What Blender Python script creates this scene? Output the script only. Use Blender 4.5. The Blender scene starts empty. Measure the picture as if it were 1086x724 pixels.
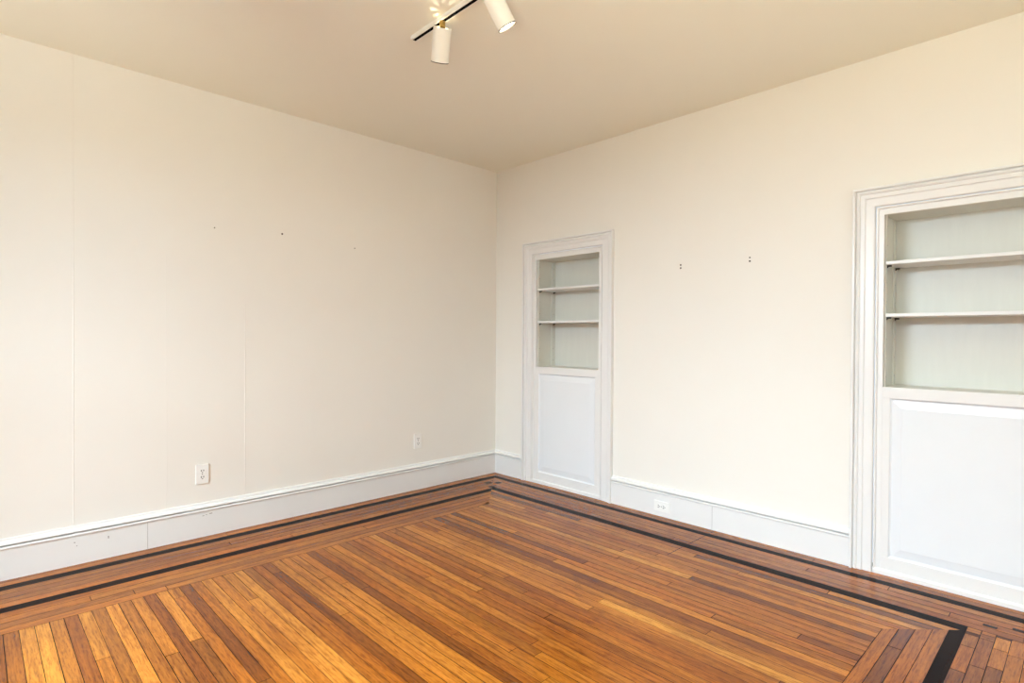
import bpy, bmesh, math, random
from mathutils import Matrix, Vector

rnd = random.Random(7)
sc = bpy.context.scene
COL = sc.collection

# ------------------------------------------------------------------ camera
F_PX, YAW, PITCH, ROLL = 595.298, 0.766824, -0.0087261, 0.0060915
CAM = Vector((-3.47962, -3.82422, 1.24641))
fw = Vector((math.sin(YAW) * math.cos(PITCH), math.cos(YAW) * math.cos(PITCH), math.sin(PITCH)))
rt = Vector((math.cos(YAW), -math.sin(YAW), 0))
up = rt.cross(fw)
cr_, sr_ = math.cos(ROLL), math.sin(ROLL)
rt, up = rt * cr_ + up * sr_, up * cr_ - rt * sr_
cd = bpy.data.cameras.new('camera')
cam = bpy.data.objects.new('camera', cd)
COL.objects.link(cam)
cd.sensor_fit = 'HORIZONTAL'
cd.sensor_width = 36.0
cd.lens = F_PX / 1086 * 36.0
cd.clip_start = 0.02
cam.matrix_world = Matrix((
    (rt.x, up.x, -fw.x, CAM.x), (rt.y, up.y, -fw.y, CAM.y), (rt.z, up.z, -fw.z, CAM.z), (0, 0, 0, 1)))
sc.camera = cam

# ------------------------------------------------------------------ light
H = 2.75            # ceiling height
RX, RY = -4.6, -6.0  # the unseen walls behind the camera

w = bpy.data.worlds.new('world')
sc.world = w
w.use_nodes = True
bg = w.node_tree.nodes['Background']
bg.inputs['Color'].default_value = (0.75, 0.86, 1.0, 1)
bg.inputs['Strength'].default_value = 1.0

def area(name, loc, target, sx, sy, power, color):
    d = bpy.data.lights.new(name, 'AREA')
    d.shape = 'RECTANGLE'; d.size = sx; d.size_y = sy; d.energy = power; d.color = color
    o = bpy.data.objects.new(name, d); COL.objects.link(o)
    o.location = loc
    o.rotation_euler = (Vector(target) - Vector(loc)).to_track_quat('-Z', 'Y').to_euler()
    return o
# daylight from the open sky outside each window
area('sky_light_side', (RX - 1.2, -1.3, 3.05), (-1.2, -2.2, 0.5), 2.4, 2.0, 1000, (0.68, 0.855, 1.0))
area('sky_light_side_far', (RX - 1.2, -4.2, 3.1), (-1.4, -3.4, 0.4), 2.6, 2.0, 300, (0.68, 0.855, 1.0))
area('sky_light_rear', (-2.3, RY - 1.2, 2.4), (-2.3, -2.0, 0.9), 3.0, 2.2, 40, (0.80, 0.91, 1.0))
# added warm fill lamps low outside, brightening the ceiling and upper walls
g_ = area('ceiling_fill_side', (RX - 1.3, -4.4, 0.0), (-2.9, -3.5, 2.75), 2.4, 1.6, 150, (1.0, 0.94, 0.70))
g_.data.spread = math.radians(75)
g_ = area('ceiling_fill_rear', (-2.6, RY - 1.4, 0.0), (-2.6, -4.2, 2.75), 3.0, 1.6, 100, (1.0, 0.94, 0.70))
g_.data.spread = math.radians(110)

vs = sc.view_settings
vs.view_transform = 'Standard'; vs.look = 'None'; vs.gamma = 1.0; vs.use_curve_mapping = False
vs.exposure = 0.25
sc.cycles.max_bounces = 14
sc.cycles.diffuse_bounces = 8
sc.cycles.caustics_reflective = False
sc.cycles.caustics_refractive = False
sc.cycles.use_denoising = True

# ------------------------------------------------------------------ helpers
def S(r, g, b):
    f = lambda c: (c / 255) / 12.92 if c <= 10.3 else ((c / 255 + 0.055) / 1.055) ** 2.4
    return (f(r), f(g), f(b), 1)

def mat(name, color, rough=0.5, metal=0.0, spec=0.5):
    m = bpy.data.materials.new(name); m.use_nodes = True
    b = m.node_tree.nodes['Principled BSDF']
    b.inputs['Base Color'].default_value = color
    b.inputs['Roughness'].default_value = rough
    b.inputs['Metallic'].default_value = metal
    b.inputs['Specular IOR Level'].default_value = spec
    return m

def paint(name, color, color2, rough, scale, bump, stretch=(1, 1, 1), spec=0.5, bscale=90):
    """painted surface: faint mottling of the paint and a fine relief"""
    m = mat(name, color, rough, spec=spec)
    nt = m.node_tree; N, L = nt.nodes, nt.links
    b = N['Principled BSDF']
    tc = N.new('ShaderNodeTexCoord'); mp = N.new('ShaderNodeMapping')
    mp.inputs['Scale'].default_value = stretch
    L.new(tc.outputs['Object'], mp.inputs['Vector'])
    n1 = N.new('ShaderNodeTexNoise'); n1.inputs['Scale'].default_value = scale; n1.inputs['Detail'].default_value = 4
    L.new(mp.outputs['Vector'], n1.inputs['Vector'])
    mx = N.new('ShaderNodeMix'); mx.data_type = 'RGBA'
    mx.inputs[6].default_value = color; mx.inputs[7].default_value = color2
    L.new(n1.outputs['Fac'], mx.inputs[0]); L.new(mx.outputs[2], b.inputs['Base Color'])
    n2 = N.new('ShaderNodeTexNoise'); n2.inputs['Scale'].default_value = bscale; n2.inputs['Detail'].default_value = 3
    L.new(mp.outputs['Vector'], n2.inputs['Vector'])
    bp = N.new('ShaderNodeBump'); bp.inputs['Strength'].default_value = bump; bp.inputs['Distance'].default_value = 0.002
    L.new(n2.outputs['Fac'], bp.inputs['Height']); L.new(bp.outputs['Normal'], b.inputs['Normal'])
    return m

M = {}
M['wall'] = paint('cream_wall_paint', S(235, 233, 226), S(231, 228, 220), 0.55, 1.6, 0.10, spec=0.3)
M['ceiling'] = paint('ceiling_paint', S(236, 235, 224), S(232, 230, 218), 0.6, 1.2, 0.08, spec=0.3)
M['trim'] = paint('white_gloss_trim', S(231, 231, 229), S(226, 226, 224), 0.33, 5, 0.10, bscale=60)
M['case'] = paint('painted_case', S(217, 217, 209), S(209, 209, 201), 0.40, 6, 0.22, (1, 5, 0.8), bscale=45)
M['panel'] = paint('white_panel_paint', S(229, 233, 236), S(225, 229, 232), 0.30, 5, 0.12, bscale=50)
M['plastic'] = paint('white_plastic', S(240, 240, 236), S(238, 238, 234), 0.3, 20, 0.02)
M['slot'] = mat('dark_slot', S(40, 38, 36), 0.6)
M['peg'] = mat('dark_shelf_peg', S(34, 30, 26), 0.5)
M['nail'] = mat('dark_nail', S(72, 64, 52), 0.5, 0.3)
M['lamp_white'] = paint('white_lamp_enamel', S(238, 237, 230), S(236, 235, 228), 0.35, 20, 0.02)
M['brass'] = mat('brass', S(176, 150, 88), 0.35, 0.8)
M['black'] = mat('black_track_channel', S(4, 4, 4), 0.9, 0.0, 0.1)
M['rim'] = mat('dark_rim', S(70, 64, 58), 0.4, 0.3)
M['dust'] = mat('baseboard_mark', S(120, 112, 104), 0.6)
bulb = mat('lit_bulb', S(255, 240, 214), 0.3)
_b = bulb.node_tree.nodes['Principled BSDF']
_b.inputs['Emission Color'].default_value = (1.0, 0.86, 0.64, 1); _b.inputs['Emission Strength'].default_value = 22
M['bulb'] = bulb

def link(name, bm, m, parent=None, smooth=False, recalc=True):
    if recalc: bmesh.ops.recalc_face_normals(bm, faces=bm.faces[:])
    me = bpy.data.meshes.new(name); bm.to_mesh(me); bm.free()
    for x in (m if isinstance(m, (list, tuple)) else [m]): me.materials.append(x)
    if smooth:
        for p in me.polygons: p.use_smooth = True
    o = bpy.data.objects.new(name, me); COL.objects.link(o)
    if parent:
        o.parent = parent
        o.matrix_parent_inverse = Matrix.Translation(parent.location).inverted()
    return o

def struct(name, bm, m, **k):
    o = link(name, bm, m, **k); o['kind'] = 'structure'; return o

def thing(name, label, cat, loc=(0, 0, 0), group=None):
    o = bpy.data.objects.new(name, None); COL.objects.link(o)
    o.empty_display_size = 0.1; o.location = loc; o['label'] = label; o['category'] = cat
    if group: o['group'] = group
    return o

def box(bm, a, b, bev=0.0, mi=0):
    lo = [min(a[i], b[i]) for i in range(3)]; hi = [max(a[i], b[i]) for i in range(3)]
    v = [bm.verts.new((x, y, z)) for x in (lo[0], hi[0]) for y in (lo[1], hi[1]) for z in (lo[2], hi[2])]
    fs = [bm.faces.new([v[i] for i in q]) for q in
          ((0, 1, 3, 2), (4, 6, 7, 5), (0, 4, 5, 1), (2, 3, 7, 6), (0, 2, 6, 4), (1, 5, 7, 3))]
    for f in fs: f.material_index = mi
    if bev:
        es = list({e for f in fs for e in f.edges})
        bmesh.ops.bevel(bm, geom=es, offset=bev, segments=2, affect='EDGES', profile=0.5)
    return fs

def sweep(bm, prof, rings):
    """skin a list of rings (each the same number of 3-D points); open profile, open ends capped"""
    R = [[bm.verts.new(p) for p in r] for r in rings]
    n = len(R[0])
    for a, b in zip(R, R[1:]):
        for i in range(n - 1):
            bm.faces.new((a[i], a[i + 1], b[i + 1], b[i]))
        bm.faces.new((a[n - 1], a[0], b[0], b[n - 1]))
    bm.faces.new(R[0][::-1]); bm.faces.new(R[-1])

def lathe(bm, pts, T, A, seg=40):
    """revolve (r, t) points about the axis A from T"""
    A = Vector(A).normalized()
    u = A.cross(Vector((0, 0, 1)))
    if u.length < 1e-4: u = Vector((1, 0, 0))
    u.normalize(); v = A.cross(u)
    rings = []
    for r, t in pts:
        if r < 1e-6: rings.append([bm.verts.new(Vector(T) + A * t)])
        else: rings.append([bm.verts.new(Vector(T) + A * t + (u * math.cos(k * 2 * math.pi / seg) + v * math.sin(k * 2 * math.pi / seg)) * r) for k in range(seg)])
    for a, b in zip(rings, rings[1:]):
        for k in range(seg):
            k2 = (k + 1) % seg
            if len(a) == 1 and len(b) == 1: continue
            if len(a) == 1: bm.faces.new((a[0], b[k2], b[k]))
            elif len(b) == 1: bm.faces.new((a[k], a[k2], b[0]))
            else: bm.faces.new((a[k], a[k2], b[k2], b[k]))

# ------------------------------------------------------------------ room shell
T = 0.14
def wall_boxes(fn, u0, u1, holes):
    """solid wall along u in [u0,u1], floor to ceiling, with (ua,ub,za,zb) openings; fn maps (u,z) extents to two corners"""
    bm = bmesh.new(); cur = u0
    for ua, ub, za, zb in sorted(holes):
        if ua > cur: box(bm, *fn(cur, ua, 0, H))
        if za > 0: box(bm, *fn(ua, ub, 0, za))
        if zb < H: box(bm, *fn(ua, ub, zb, H))
        cur = ub
    if u1 > cur: box(bm, *fn(cur, u1, 0, H))
    return bm

# wall openings of the two built-ins: (y_outer_left, y_outer_right) of their casings
ALC = [(-0.368, -1.316), (-2.905, -4.24)]
CW, ST = 0.106, 0.036       # casing width, stile width
holes = [(b + 0.05, a - 0.05, 0.0, 2.0) for a, b in ALC]
struct('wall_right', wall_boxes(lambda a, b, c, d: ((0, a, c), (T, b, d)), RY - T, T, holes), M['wall'])

# left wall, with the faint raised seams of its lining paper
bm = bmesh.new()
box(bm, (RX - T, 0, 0), (0, T, H))
for x, z0, z1, wd, ht in ((-3.083, 0.2, H, 0.004, 0.0016), (-2.642, 0.2, 1.75, 0.003, 0.0007), (-2.199, 0.2, 1.45, 0.004, 0.0013),
                          (-3.525, 0.2, H, 0.003, 0.0012), (-1.757, 0.2, 1.0, 0.003, 0.0005)):
    v = [bm.verts.new(p) for p in ((x - wd, 0, z0), (x, -ht, z0), (x + wd, 0, z0), (x - wd, 0, z1), (x, -ht, z1), (x + wd, 0, z1))]
    bm.faces.new((v[0], v[1], v[4], v[3])); bm.faces.new((v[1], v[2], v[5], v[4]))
struct('wall_left', bm, M['wall'])

WIN_SIDE = [(-2.45, -0.95, 0.75, 2.35), (-5.0, -3.5, 0.75, 2.35)]
WIN_REAR = [(-3.2, -1.4, 0.75, 2.35)]
struct('wall_near', wall_boxes(lambda a, b, c, d: ((RX, a, c), (RX - T, b, d)), RY - T, 0, WIN_SIDE), M['wall'])
struct('wall_rear', wall_boxes(lambda a, b, c, d: ((a, RY, c), (b, RY - T, d)), RX, 0, WIN_REAR), M['wall'])
bm = bmesh.new(); box(bm, (RX - T, RY - T, H), (T + 0.2, T, H + 0.1)); struct('ceiling', bm, M['ceiling'])

# sash windows in the two walls behind the camera
def window(n, fn, ua, ub, za, zb):
    bm = bmesh.new()
    def bx(u0, u1, z0, z1, d0, d1): box(bm, fn(u0, z0, d0), fn(u1, z1, d1), 0.003)
    c = 0.10
    bx(ua - c, ua, za - c, zb + c, 0.0, -0.02); bx(ub, ub + c, za - c, zb + c, 0.0, -0.02)
    bx(ua, ub, zb, zb + c, 0.0, -0.02); bx(ua - c, ub + c, za - 0.04, za, 0.0, -0.05)
    for z0, z1, d in ((za, (za + zb) / 2 + 0.02, 0.05), ((za + zb) / 2 - 0.02, zb, 0.09)):
        bx(ua, ua + 0.05, z0, z1, d, d + 0.035); bx(ub - 0.05, ub, z0, z1, d, d + 0.035)
        bx(ua + 0.05, ub - 0.05, z0, z0 + 0.05, d, d + 0.035); bx(ua + 0.05, ub - 0.05, z1 - 0.045, z1, d, d + 0.035)
    struct('window_%d' % n, bm, M['trim'])
for i, (a, b, c, d) in enumerate(WIN_SIDE):
    window(i + 1, lambda u, z, dd: (RX - dd, u, z), a, b, c, d)
window(3, lambda u, z, dd: (u, RY - dd, z), *WIN_REAR[0])

# ------------------------------------------------------------------ floor: oak strips with walnut banding
def clip(poly, n, d):
    """keep the part of poly where n.p >= d"""
    out = []
    for i, p in enumerate(poly):
        q = poly[(i + 1) % len(poly)]
        a = n[0] * p[0] + n[1] * p[1] - d; b = n[0] * q[0] + n[1] * q[1] - d
        if a >= 0: out.append(p)
        if (a >= 0) != (b >= 0):
            t = a / (a - b); out.append((p[0] + (q[0] - p[0]) * t, p[1] + (q[1] - p[1]) * t))
    return out

fbm = bmesh.new()
uvl = fbm.loops.layers.uv.new('grain')
cl = fbm.loops.layers.float_color.new('board')
GAP = 0.0010
def board(x0, x1, y0, y1, along, tone, clips=(), dark=0.0, gap=GAP):
    g = gap * (0.55 + rnd.random() * 1.0)
    poly = [(x0 + g, y0 + g), (x1 - g, y0 + g), (x1 - g, y1 - g), (x0 + g, y1 - g)]
    for n, d in clips:
        poly = clip(poly, n, d)
        if len(poly) < 3: return
    f = fbm.faces.new([fbm.verts.new((p[0], p[1], 0)) for p in poly])
    if f.normal.z < 0 or f.calc_area() == 0: pass
    f.normal_update()
    if f.normal.z < 0: f.normal_flip()
    ou, ov = rnd.random() * 40, rnd.random() * 40
    r2 = rnd.random()
    for l in f.loops:
        x, y = l.vert.co.x, l.vert.co.y
        l[uvl].uv = ((y, x) if along == 'y' else (x, y))
        l[uvl].uv = (l[uvl].uv[0] + ou, l[uvl].uv[1] + ov)
        l[cl] = (tone, dark, r2, 1)
def run(c0, c1, s0, s1, along, lmin, lmax, tone=None, clips=(), dark=0.0, start=None):
    """one row of boards end to end: c0..c1 across, s0..s1 along"""
    s = s0 - (rnd.random() * lmin if start is None else start)
    while s < s1:
        e = s + lmin + rnd.random() * (lmax - lmin)
        a, b = max(s, s0), min(e, s1)
        t = tone if tone is not None else max(0.2, min(0.95, rnd.gauss(0.52, 0.19)))
        if b - a > 0.004:
            if along == 'y': board(c0, c1, a, b, 'y', t, clips, dark)
            else: board(a, b, c0, c1, 'x', t, clips, dark)
        s = e
S2 = math.sqrt(.5)
BW = 0.0495
END = -3.203                      # where the field strips stop at the cross border
# left border: rows along x against the left wall, mitred at the corner on x = y
rows = [(0.0, 0.052, 0), (0.052, 0.104, 0), (0.104, 0.164, 1), (0.164, 0.222, 0), (0.222, 0.280, 0), (0.280, 0.338, 0), (0.338, 0.398, 0), (0.398, 0.458, 1),
        (0.458, 0.520, 0), (0.520, 0.582, 0), (0.582, 0.640, 0), (0.640, 0.700, 0)]
for a, b, dk in rows:
    run(-b, -a, RX, 0, 'x', 1.1, 2.4, tone=(0.48 if not dk else 0.5) + rnd.uniform(-0.12, 0.16), clips=(((-S2, S2), 0.0),), dark=dk)
# right border: rows along y, to the mitre at the far corner and the mitre with the cross border
rrows = [(0.0, 0.05, 0), (0.05, 0.10, 0), (0.10, 0.15, 1), (0.15, 0.205, 0), (0.205, 0.26, 0), (0.26, 0.315, 0), (0.315, 0.365, 0), (0.365, 0.425, 1)]
MIT = -3.203 - 0.66               # mitre with the cross border: x + y = MIT
for a, b, dk in rrows:
    c = [((S2, -S2), 0.0)]
    if b > 0.37: c.append(((0, 1), -3.455))
    run(-b, -a, RY, 0, 'y', 0.9, 2.2, tone=(0.45 if not dk else 0.6) + rnd.uniform(-0.12, 0.16), clips=c, dark=dk)
x = -0.425
inner = [0.425 + 0.048 * i for i in range(6)]
for i in range(5):
    a, b = inner[i], inner[i + 1]
    run(-b, -a, RY, 0, 'y', 0.8, 2.0, clips=(((S2, -S2), 0.0), ((S2, S2), S2 * MIT)), tone=None)
# the field: strips along y
xf = -0.665
k = 0
while xf > RX:
    a, b = xf - BW, xf
    t = 0.5 + 0.24 * math.sin(k * 2.4) + rnd.uniform(-0.3, 0.3)
    run(a, b, END, -0.700 if xf < -0.70 else xf, 'y', 1.1, 2.6, tone=None)
    xf -= BW; k += 1
# cross border: rows along x, ending on the mitre
for (a, b, dk, tn) in ((-3.203, -3.253, 0, 0.55), (-3.253, -3.303, 0, 0.2), (-3.303, -3.355, 0, 0.55), (-3.355, -3.404, 0, 0.6), (-3.404, -3.455, 1, 0.0)):
    run(b, a, RX, -0.425, 'x', 0.9, 2.0, tone=tn, clips=(((-S2, -S2), -S2 * MIT),), dark=1.0 if dk else 0.0)
# beyond the black band: short pieces laid along x, with dark inlays at their ends
y = -3.455; k = 0
while y > RY:
    xe = (-0.443, -0.423, -0.386, -0.370)[k % 4]
    if k % 2 == 0:
        run(y - 0.048, y, RX, xe, 'x', 0.15, 0.32, clips=())
    else:
        run(y - 0.048, y, RX, xe, 'x', 0.20, 0.34)
    # fill between the piece and the right border
    if xe < -0.3655:
        xm = min(xe + 0.026, -0.365)
        board(xe, xm, y - 0.048, y, 'y', 0.4, dark=0.75 if k % 2 == 0 else 0.0)
        if xm < -0.366: board(xm, -0.365, y - 0.048, y, 'y', 0.5)
    y -= 0.048; k += 1
# dark subfloor shows in the joints
f = fbm.faces.new([fbm.verts.new(p) for p in ((RX - T, RY - T, -0.0012), (T, RY - T, -0.0012), (T, T, -0.0012), (RX - T, T, -0.0012))])
for l in f.loops: l[uvl].uv = (0, 0); l[cl] = (0, 2.0, 0, 1)
# little dark inlays at the far mitre and beside the black band
def inlay(x0, x1, y0, y1, dk=0.85):
    f = fbm.faces.new([fbm.verts.new(p) for p in ((x0, y0, 0.0003), (x1, y0, 0.0003), (x1, y1, 0.0003), (x0, y1, 0.0003))])
    for l in f.loops: l[uvl].uv = (l.vert.co.y, l.vert.co.x); l[cl] = (0.2, dk, 0.5, 1)
inlay(-0.305, -0.281, -3.546, -3.498); inlay(-0.260, -0.236, -3.64, -3.592)
inlay(-0.275, -0.225, -0.335, -0.285); inlay(-0.335, -0.285, -0.275, -0.225); inlay(-0.40, -0.35, -0.39, -0.345)
# the dark crack that crosses the right border
inlay(-0.60, -0.02, -2.1365, -2.1330, 1.2)

fm = mat('oak_strip_floor', (0.3, 0.12, 0.03, 1), 0.2)
nt = fm.node_tree; N, L = nt.nodes, nt.links
b = N['Principled BSDF']
uv = N.new('ShaderNodeUVMap'); uv.uv_map = 'grain'
at = N.new('ShaderNodeVertexColor'); at.layer_name = 'board'
sep = N.new('ShaderNodeSeparateColor'); L.new(at.outputs['Color'], sep.inputs['Color'])
def mapping(sx, sy):
    m_ = N.new('ShaderNodeMapping'); m_.inputs['Scale'].default_value = (sx, sy, 1); L.new(uv.outputs['UV'], m_.inputs['Vector']); return m_
def noise(sx, sy, detail=5, rough=0.6, dist=0.0):
    n_ = N.new('ShaderNodeTexNoise'); n_.inputs['Scale'].default_value = 1; n_.inputs['Detail'].default_value = detail
    n_.inputs['Roughness'].default_value = rough; n_.inputs['Distortion'].default_value = dist
    L.new(mapping(sx, sy).outputs['Vector'], n_.inputs['Vector']); return n_
def ramp(src, stops):
    r_ = N.new('ShaderNodeValToRGB'); e = r_.color_ramp.elements
    e[0].position, e[0].color = stops[0]; e[1].position, e[1].color = stops[-1]
    for p_, c_ in stops[1:-1]:
        q = e.new(p_); q.color = c_
    L.new(src, r_.inputs['Fac']); return r_
def mix(fac, a, c, mode='MIX'):
    m_ = N.new('ShaderNodeMix'); m_.data_type = 'RGBA'; m_.blend_type = mode
    for s_, v_ in ((0, fac), (6, a), (7, c)):
        if hasattr(v_, 'node'): L.new(v_, m_.inputs[s_])
        else: m_.inputs[s_].default_value = v_
    return m_
base = ramp(sep.outputs['Red'], [(0.0, S(88, 42, 8)), (0.25, S(124, 67, 13)), (0.6, S(166, 98, 24)), (1.0, S(205, 138, 50))])
g1 = noise(2.2, 55, 5, 0.62, 0.3)        # long streaks
g2 = noise(13, 150, 5, 0.65)               # fine pores
g3 = noise(7, 34, 4, 0.55, 2.2)          # cathedral figure
streak = ramp(g1.outputs['Fac'], [(0.30, (0.50, 0.39, 0.27, 1)), (0.50, (1, 1, 1, 1)), (0.72, (1.3, 1.3, 1.25, 1))])
c1 = mix(0.85, base.outputs['Color'], streak.outputs['Color'], 'MULTIPLY')
fig = ramp(g3.outputs['Fac'], [(0.40, (0.72, 0.64, 0.56, 1)), (0.5, (1.05, 1.05, 1.05, 1)), (0.60, (0.86, 0.82, 0.78, 1))])
c2 = mix(0.55, c1.outputs[2], fig.outputs['Color'], 'MULTIPLY')
pore = ramp(g2.outputs['Fac'], [(0.38, (0.36, 0.26, 0.18, 1)), (0.50, (1, 1, 1, 1))])
c3 = mix(0.58, c2.outputs[2], pore.outputs['Color'], 'MULTIPLY')
dkc = ramp(g1.outputs['Fac'], [(0.3, S(14, 8, 5)), (0.7, S(40, 22, 13))])
dsel = N.new('ShaderNodeClamp'); L.new(sep.outputs['Green'], dsel.inputs['Value'])
hue = ramp(sep.outputs['Blue'], [(0.0, (1.0, 0.88, 0.74, 1)), (0.5, (1, 1, 1, 1)), (1.0, (1.02, 1.08, 1.15, 1))])
c3b = mix(0.8, c3.outputs[2], hue.outputs['Color'], 'MULTIPLY')
c4 = mix(dsel.outputs['Result'], c3b.outputs[2], dkc.outputs['Color'])
tcw = N.new('ShaderNodeTexCoord')
wn = N.new('ShaderNodeTexNoise'); wn.inputs['Scale'].default_value = 1.15; wn.inputs['Detail'].default_value = 3
L.new(tcw.outputs['Object'], wn.inputs['Vector'])
wear = ramp(wn.outputs['Fac'], [(0.38, (0.66, 0.58, 0.50, 1)), (0.52, (1, 1, 1, 1)), (0.68, (1.08, 1.06, 1.04, 1))])
c5 = mix(0.5, c4.outputs[2], wear.outputs['Color'], 'MULTIPLY')      # uneven old stain
L.new(c5.outputs[2], b.inputs['Base Color'])
rn = N.new('ShaderNodeTexNoise'); rn.inputs['Scale'].default_value = 3.0; rn.inputs['Detail'].default_value = 5
L.new(tcw.outputs['Object'], rn.inputs['Vector'])
rr = N.new('ShaderNodeMapRange'); rr.inputs['To Min'].default_value = 0.13; rr.inputs['To Max'].default_value = 0.26
L.new(rn.outputs['Fac'], rr.inputs['Value']); L.new(rr.outputs['Result'], b.inputs['Roughness'])
bp = N.new('ShaderNodeBump'); bp.inputs['Strength'].default_value = 0.03; bp.inputs['Distance'].default_value = 0.001
L.new(g1.outputs['Fac'], bp.inputs['Height']); L.new(bp.outputs['Normal'], b.inputs['Normal'])
sp = N.new('ShaderNodeMapRange'); sp.inputs['To Min'].default_value = 0.25; sp.inputs['To Max'].default_value = 0.025
L.new(dsel.outputs['Result'], sp.inputs['Value']); L.new(sp.outputs['Result'], b.inputs['Specular IOR Level'])
struct('floor', fbm, fm, recalc=False)

# ------------------------------------------------------------------ baseboards
BB = [(0, 0), (0.020, 0), (0.020, 0.153), (0.0245, 0.156), (0.027, 0.163), (0.023, 0.1695), (0.001, 0.1700), (0.001, 0.1780),
      (0.026, 0.1785), (0.0265, 0.182), (0.022, 0.188), (0.011, 0.193), (0.0085, 0.199), (0.0085, 0.205), (0.006, 0.208), (0, 0.208)]
def baseboard(name, fn, u0, u1, m0=0.0, m1=0.0, extra=None):
    """profile swept from u0 to u1; m0/m1 = 1 mitres that end into a room corner"""
    bm = bmesh.new()
    sweep(bm, BB, [[fn(u0 + m0 * d, d, z) for d, z in BB], [fn(u1 - m1 * d, d, z) for d, z in BB]])
    if extra: extra(bm)
    return struct(name, bm, [M['trim'], M['dust']])
fl = lambda u, d, z: (u, -d, z)
fr = lambda u, d, z: (-d, u, z)
def left_marks(bm):
    # caulked joint in the board and small scuffs
    box(bm, (-2.752, -0.0212, 0.001), (-2.744, -0.019, 0.1535), 0.0004)
    for x, z, sx, sz in ((-2.45, 0.128, 0.012, 0.003), (-2.432, 0.131, 0.007, 0.003), (-2.407, 0.134, 0.016, 0.004), (-2.93, 0.108, 0.004, 0.014), (-3.08, 0.12, 0.006, 0.004), (-3.07, 0.10, 0.005, 0.003)):
        box(bm, (x - sx / 2, -0.0204, z), (x + sx / 2, -0.0195, z + sz), 0, 1)
    box(bm, (-2.7440, -0.0203, 0.001), (-2.7425, -0.0195, 0.153), 0, 1)
baseboard('baseboard_left', fl, RX, 0, 0, 1, left_marks)
baseboard('baseboard_right', fr, 0, ALC[0][0], -1, 0)
def right_marks(bm):
    box(bm, (-0.0203, -2.1145, 0.001), (-0.0195, -2.113, 0.153), 0, 1)
baseboard('baseboard_right', fr, ALC[0][1], ALC[1][0], 0, 0, right_marks)
baseboard('baseboard_right', fr, ALC[1][1], RY)
baseboard('baseboard_near', lambda u, d, z: (RX + d, u, z), RY, 0)
baseboard('baseboard_rear', lambda u, d, z: (u, RY + d, z), RX, 0)

# ------------------------------------------------------------------ built-in bookcases
CAS = [(0.0, 0.0), (0.0, 0.030), (0.003, 0.034), (0.011, 0.034), (0.014, 0.030), (0.0145, 0.017), (0.017, 0.017), (0.019, 0.024), (0.026, 0.027), (0.033, 0.024),
       (0.036, 0.018), (0.038, 0.018), (0.040, 0.021), (0.056, 0.021), (0.059, 0.0165), (0.062, 0.0150), (0.097, 0.0150), (0.101, 0.0135), (0.103, 0.010), (0.104, 0.006), (0.104, 0.0)]
Z_TOP, Z_OPEN, Z_SILL, DEPTH = 2.052, 1.902, 0.992, 0.236

def ring(bm, y0, y1, zt, prof):
    """moulding mitred up one side, over the head and down the other; prof = (inward, proud)"""
    rings = [[(-h, y0 - i, 0.0) for i, h in prof], [(-h, y0 - i, zt - i) for i, h in prof],
             [(-h, y1 + i, zt - i) for i, h in prof], [(-h, y1 + i, 0.0) for i, h in prof]]
    sweep(bm, prof, rings)

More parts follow.
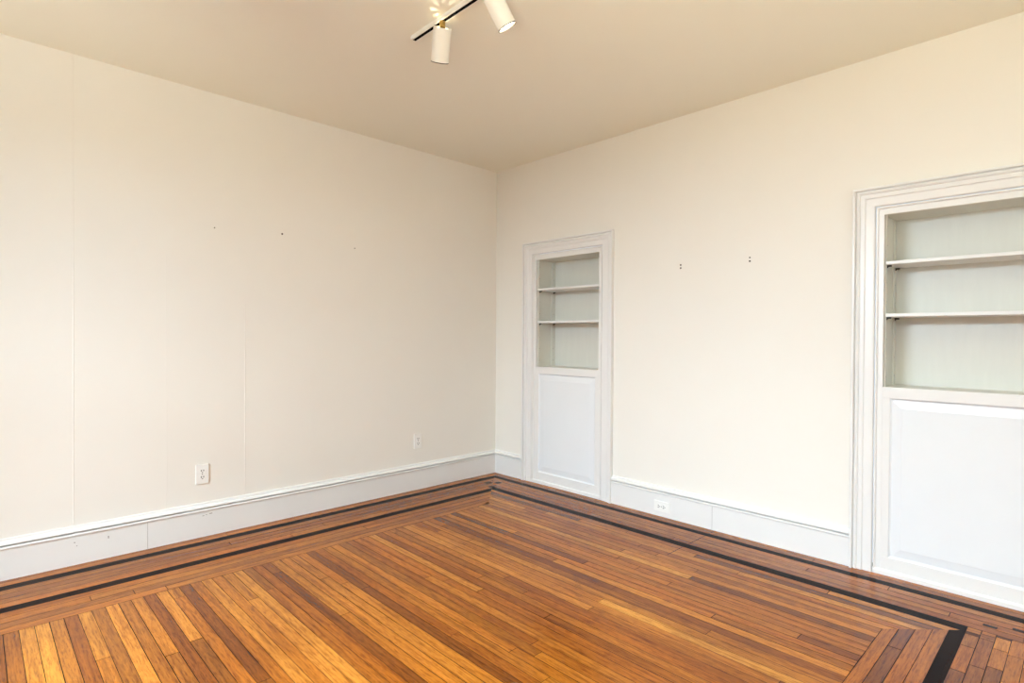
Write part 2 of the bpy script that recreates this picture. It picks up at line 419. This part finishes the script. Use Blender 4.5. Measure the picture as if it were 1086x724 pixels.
def bookcase(y0, y1, label):
    yc = (y0 + y1) / 2
    t = thing('built_in_bookcase', label, 'bookcase', (0, yc, 0))
    bm = bmesh.new(); ring(bm, y0, y1, Z_TOP, CAS); link('casing', bm, M['trim'], t)
    # small bead inside the casing
    bead = [(0.1075, -0.002), (0.1075, 0.007), (0.110, 0.0115), (0.115, 0.0115), (0.118, 0.007), (0.118, -0.002)]
    bm = bmesh.new(); ring(bm, y0, y1, Z_TOP, bead); link('bead_moulding', bm, M['trim'], t)
    # face frame: stiles, head rail, sill rail, bottom rail
    a, b = y0 - CW, y1 + CW                 # a: left (greater y), b: right
    oa, ob = a - ST, b + ST                 # sides of the opening
    pa, pb = oa - 0.034, ob + 0.030         # sides of the panel
    pt, pbm = 0.934, 0.094
    X0, X1 = -0.002, 0.020
    bm = bmesh.new()
    box(bm, (X0, a, 0), (X1, oa, Z_TOP - CW), 0.0012); box(bm, (X0, ob, 0), (X1, b, Z_TOP - CW), 0.0012)
    box(bm, (X0, oa, Z_OPEN), (X1, ob, Z_TOP - CW), 0.0012)
    box(bm, (X0, oa, pt), (X1, ob, Z_SILL), 0.0015); box(bm, (X0, oa, 0.0), (X1, ob, pbm), 0.0012)
    box(bm, (X0, oa, pbm), (X1, pa, pt), 0.0012); box(bm, (X0, pb, pbm), (X1, ob, pt), 0.0012)
    link('face_frame', bm, M['trim'], t)
    bm = bmesh.new()
    v = [(-0.012, 0.0), (-0.012, 0.020), (-0.009, 0.026), (-0.004, 0.028), (0.0, 0.028), (0.0, 0.0)]
    sweep(bm, v, [[(d, a - 0.0, z) for d, z in v], [(d, b, z) for d, z in v]])
    link('shoe_moulding', bm, M['trim'], t)
    # raised and fielded panel with its sticking
    bm = bmesh.new()
    lev = [(0.0, -0.0015), (0.004, 0.0035), (0.008, 0.0065), (0.011, 0.0070), (0.050, 0.0015), (0.053, 0.0005)]
    rings = []
    for d, x in lev:
        rings.append([bm.verts.new(p) for p in ((x, pa - d, pbm + d), (x, pb + d, pbm + d), (x, pb + d, pt - d), (x, pa - d, pt - d))])
    for r, s in zip(rings, rings[1:]):
        for i in range(4): bm.faces.new((r[i], r[(i + 1) % 4], s[(i + 1) % 4], s[i]))
    bm.faces.new(rings[-1])
    link('raised_panel', bm, M['panel'], t)
    # carcass
    bm = bmesh.new()
    th = 0.018
    box(bm, (X1, oa, Z_SILL - 0.02), (DEPTH, oa + th, Z_OPEN + th)); box(bm, (X1, ob, Z_SILL - 0.02), (DEPTH, ob - th, Z_OPEN + th))
    box(bm, (X1, oa, Z_OPEN), (DEPTH, ob, Z_OPEN + th)); box(bm, (X1, oa, Z_SILL - 0.02), (DEPTH, ob, Z_SILL))
    box(bm, (DEPTH, oa + th, Z_SILL - 0.02), (DEPTH + 0.012, ob - th, Z_OPEN + th))
    box(bm, (X1, a, 0), (DEPTH, a + 0.004, 1.0)); box(bm, (X1, b, 0), (DEPTH, b - 0.004, 1.0)); box(bm, (DEPTH, a, 0), (DEPTH + 0.01, b, 0.98))
    link('carcass', bm, M['case'], t)
    # drilled standards for the shelf pegs
    for s, yy in ((-1, oa), (1, ob)):
        for xa, xb in ((X1 + 0.002, X1 + 0.030), (DEPTH - 0.046, DEPTH)):
            bm = bmesh.new(); box(bm, (xa, yy, Z_SILL), (xb, yy + s * 0.007, Z_OPEN), 0.0008)
            for zh in [Z_SILL + 0.05 + 0.05 * i for i in range(0, 17, 2)]:
                xm = (xa + xb) / 2
                box(bm, (xm - 0.002, yy + s * 0.0069, zh), (xm + 0.002, yy + s * 0.0072, zh + 0.004), 0, 1)
            link('shelf_standard', bm, [M['case'], M['slot']], t)
    for z in (1.6475, 1.3715):
        bm = bmesh.new(); box(bm, (0.008, oa - 0.0005, z - 0.009), (DEPTH - 0.002, ob + 0.0005, z + 0.009), 0.002)
        # notched round the standards
        bm.free(); bm = bmesh.new(); box(bm, (0.006, oa - 0.0075, z - 0.009), (DEPTH - 0.001, ob + 0.0075, z + 0.009), 0.0025)
        sh = link('shelf', bm, M['trim'], t)
        for s, yy in ((-1, oa), (1, ob)):
            for xm in (X1 + 0.016, DEPTH - 0.023):
                bm = bmesh.new()
                yq = yy + s * 0.007
                lathe(bm, [(0, 0), (0.0045, 0), (0.0045, 0.020), (0.0, 0.020)], (xm, yq, z - 0.0135), (0, s, 0), 12)
                box(bm, (xm - 0.006, yq, z - 0.024), (xm + 0.006, yq + s * 0.004, z - 0.009), 0.001)
                link('shelf_peg', bm, M['peg'], sh)
    return t
bookcase(*ALC[0], 'narrow white built-in bookcase with two shelves, nearest the room corner')
bookcase(*ALC[1], 'wide white built-in bookcase with two shelves, cut by the right picture edge')

# ------------------------------------------------------------------ outlets
def outlet(P, across, upv, out, label):
    """duplex receptacle; across/upv span the plate, out is the wall normal"""
    P, A, U, O = Vector(P), Vector(across), Vector(upv), Vector(out)
    t = thing('wall_outlet', label, 'outlet', P, 'duplex wall outlets')
    def bx(bm, a0, a1, u0, u1, o0, o1, bev=0.0, mi=0):
        box(bm, tuple(P + A * a0 + U * u0 + O * o0), tuple(P + A * a1 + U * u1 + O * o1), bev, mi)
    bm = bmesh.new(); bx(bm, -0.0365, 0.0365, -0.060, 0.060, 0, 0.0075, 0.0022); link('cover_plate', bm, M['plastic'], t)
    for s in (-1, 1):
        c = s * 0.0195
        bm = bmesh.new()
        n = 28; lo, hi = [], []
        for k in range(n):
            an = 2 * math.pi * k / n
            aa = 0.0172 * math.cos(an); uu = max(-0.0135, min(0.0135, 0.0172 * math.sin(an)))
            lo.append(bm.verts.new(P + A * aa + U * (c + uu) + O * 0.0072)); hi.append(bm.verts.new(P + A * aa + U * (c + uu) + O * 0.0095))
        for k in range(n): bm.faces.new((lo[k], lo[(k + 1) % n], hi[(k + 1) % n], hi[k]))
        bm.faces.new(hi); bm.faces.new(lo[::-1])
        for aa, uu, wa, wu in ((-0.0065, 0.003, 0.0044, 0.0105), (0.0065, 0.003, 0.0044, 0.0095), (0, -0.0080, 0.0055, 0.0055)):
            bx(bm, aa - wa / 2, aa + wa / 2, c + uu - wu / 2, c + uu + wu / 2, 0.0090, 0.0097, 0, 1)
        link('receptacle', bm, [M['plastic'], M['slot']], t)
    bm = bmesh.new(); lathe(bm, [(0, 0.0085), (0.0028, 0.0085), (0.0032, 0.007)], P, O, 12); link('screw', bm, M['rim'], t)
outlet((-2.452, 0, 0.385), (1, 0, 0), (0, 0, 1), (0, -1, 0), 'white duplex outlet on the left wall, left of the faint paper seam, nearer the viewer')
outlet((-0.858, 0, 0.390), (1, 0, 0), (0, 0, 1), (0, -1, 0), 'white duplex outlet on the left wall, farther back, close to the room corner')
outlet((-0.020, -1.748, 0.071), (0, 0, 1), (0, 1, 0), (-1, 0, 0), 'white outlet lying sideways in the right wall baseboard')

# ------------------------------------------------------------------ nails left in the walls
def nail(P, out, r, label, group):
    bm = bmesh.new()
    lathe(bm, [(0, 0.003), (r * 0.6, 0.003), (r, 0.0018), (r, 0.0)], (0, 0, 0), out, 10)
    lathe(bm, [(r * 0.5, 0.0), (r * 0.4, -0.02), (0, -0.024)], (0, 0, 0), out, 8)
    o = link('nail', bm, M['nail'], smooth=False)
    o.location = P; o['label'] = label; o['category'] = 'nail'; o['group'] = group
g = 'nails left in the right wall'
nail((0, -1.864, 1.7405), (-1, 0, 0), 0.006, 'tiny dark nail, upper of the pair nearer the narrow bookcase', g)
nail((0, -1.864, 1.7195), (-1, 0, 0), 0.006, 'tiny dark nail, lower of the pair nearer the narrow bookcase', g)
nail((0, -2.335, 1.7455), (-1, 0, 0), 0.005, 'tiny dark nail, upper of the pair nearer the wide bookcase', g)
nail((0, -2.335, 1.7235), (-1, 0, 0), 0.006, 'tiny dark nail, lower of the pair nearer the wide bookcase', g)
g = 'nails left in the left wall'
nail((-1.962, 0, 1.9316), (0, -1, 0), 0.006, 'darkest tiny nail on the left wall, near its middle', g)
nail((-2.383, 0, 1.915), (0, -1, 0), 0.004, 'small faint nail on the left wall, leftmost of three', g)
nail((-1.425, 0, 1.895), (0, -1, 0), 0.004, 'small faint nail on the left wall, rightmost of three', g)

# ------------------------------------------------------------------ track lighting
TX0, TX1, TZ, TY0, TY1 = -1.890, -1.857, 2.731, -1.43, -2.65
t = thing('light_track', 'white ceiling light track with a black slot underneath', 'light track', ((TX0 + TX1) / 2, (TY0 + TY1) / 2, H))
bm = bmesh.new()
lipL, lipR = 0.008, 0.007
prof = [(TX0, H), (TX0, TZ + 0.002), (TX0 + 0.002, TZ), (TX0 + lipL, TZ), (TX0 + lipL, TZ + 0.010), (TX1 - lipR, TZ + 0.010), (TX1 - lipR, TZ), (TX1 - 0.002, TZ), (TX1, TZ + 0.002), (TX1, H)]
sweep(bm, prof, [[(x, TY0 - 0.004, z) for x, z in prof], [(x, TY1, z) for x, z in prof]])
link('track_body', bm, M['lamp_white'], t)
bm = bmesh.new(); box(bm, (TX0 + lipL + 0.0003, TY0 - 0.004, TZ + 0.001), (TX1 - lipR - 0.0003, TY1, TZ + 0.0098)); link('black_channel', bm, M['black'], t)
bm = bmesh.new(); box(bm, (TX0 - 0.001, TY0, TZ - 0.001), (TX1 + 0.001, TY0 - 0.004, H), 0.0012); link('end_cap', bm, M['lamp_white'], t)

def spotlight(Tp, Bp, yt, label, power, vent):
    """cylinder lamp: Tp/Bp centres of its back and of its aperture, hung from the track at y = yt"""
    Tp, Bp = Vector(Tp), Vector(Bp); A = (Bp - Tp).normalized(); Ln = (Bp - Tp).length
    r = 0.0425
    top = Vector(((TX0 + TX1) / 2, yt, TZ))
    t = thing('track_spotlight', label, 'spotlight', top, 'cylinder spotlights on the track')
    bm = bmesh.new()
    lathe(bm, [(r - 0.002, 0.0), (r, 0.002), (r, Ln - 0.002), (r - 0.0015, Ln), (r - 0.003, Ln - 0.001), (r - 0.003, 0.003), (r - 0.002, 0.0)], Tp, A, 48)
    link('lamp_housing', bm, M['lamp_white'], t, smooth=False)
    # back plate with a ring of vents
    u = A.cross(Vector((0, 0, 1))).normalized(); v = A.cross(u)
    bm = bmesh.new()
    P = lambda rr, an, d: bm.verts.new(Tp + A * d + (u * math.cos(an) + v * math.sin(an)) * rr)
    nv = 8; ra, rb = 0.013, 0.029
    seg = nv * 5
    for d in (0.003,):
        for k in range(seg):
            a0, a1 = 2 * math.pi * k / seg, 2 * math.pi * (k + 1) / seg
            for q0, q1 in ((0.0, ra), (ra, rb), (rb, r - 0.002)):
                if vent and q0 == ra and k % 5 < 2: continue
                if q0 == 0: bm.faces.new((P(0, 0, d), P(q1, a0, d), P(q1, a1, d)))
                else: bm.faces.new((P(q0, a0, d), P(q1, a0, d), P(q1, a1, d), P(q0, a1, d)))
    bmesh.ops.remove_doubles(bm, verts=bm.verts[:], dist=1e-6)
    link('vented_back_plate', bm, M['lamp_white'], t)
    bm = bmesh.new(); lathe(bm, [(r + 0.0004, Ln - 0.0035), (r + 0.0004, Ln + 0.0004), (r - 0.0034, Ln + 0.0004), (r - 0.0034, Ln - 0.004)], Tp, A, 48)
    link('aperture_rim', bm, M['rim'], t)
    # brass swivel from the track to the housing
    e = Tp + A * 0.004
    mid = Vector((top.x, top.y, TZ + 0.004))
    bm = bmesh.new(); lathe(bm, [(0, 0), (0.0135, 0), (0.0135, (e - mid).length), (0, (e - mid).length)], mid, e - mid, 20)
    link('brass_swivel', bm, M['brass'], t)
    # bulb and its light
    bm = bmesh.new(); q = Ln - 0.012
    lathe(bm, [(0, q - 0.03), (0.014, q - 0.028), (0.024, q - 0.012), (0.036, q), (0.036, q + 0.002), (0.034, q + 0.002)], Tp, A, 32)
    rf = link('bulb', bm, M['rim'], t, smooth=True)
    bm = bmesh.new(); lathe(bm, [(0.034, q + 0.0018), (0.034, q + 0.003), (0.02, q + 0.0048), (0.0, q + 0.0054)], Tp, A, 32)
    link('bulb_lens', bm, M['bulb'], rf, smooth=True)
    d = bpy.data.lights.new('lamp_light', 'SPOT'); d.energy = power; d.color = (1.0, 0.80, 0.56); d.shadow_soft_size = 0.03
    d.spot_size = math.radians(125); d.spot_blend = 0.8
    o = bpy.data.objects.new('lamp_light', d); COL.objects.link(o); o.parent = t; o.matrix_parent_inverse = Matrix.Translation(top).inverted()
    o.location = Bp - A * 0.012; o.rotation_euler = A.to_track_quat('-Z', 'Y').to_euler()
    if vent:
        d = bpy.data.lights.new('vent_light', 'POINT'); d.energy = 1.7; d.color = (1.0, 0.82, 0.56); d.shadow_soft_size = 0.003
        o = bpy.data.objects.new('vent_light', d); COL.objects.link(o); o.parent = t; o.matrix_parent_inverse = Matrix.Translation(top).inverted()
        o.location = Tp + A * 0.072 + (Vector((0.020, 0.023, 0)) - A * A.dot(Vector((0.020, 0.023, 0))))
SPOTS = [((-1.875, -1.6738, 2.7035), (-1.836, -1.599, 2.578), -1.670), ((-1.86, -2.0072, 2.7122), (-1.7905, -2.030, 2.5965), -1.945)]
spotlight(*SPOTS[0], 'white cylinder spotlight by the track end, dark rimmed, its lamp face turned away', 9, True)
spotlight(*SPOTS[1], 'white cylinder spotlight cut by the top picture edge, tilted right with its lamp glowing', 9, True)
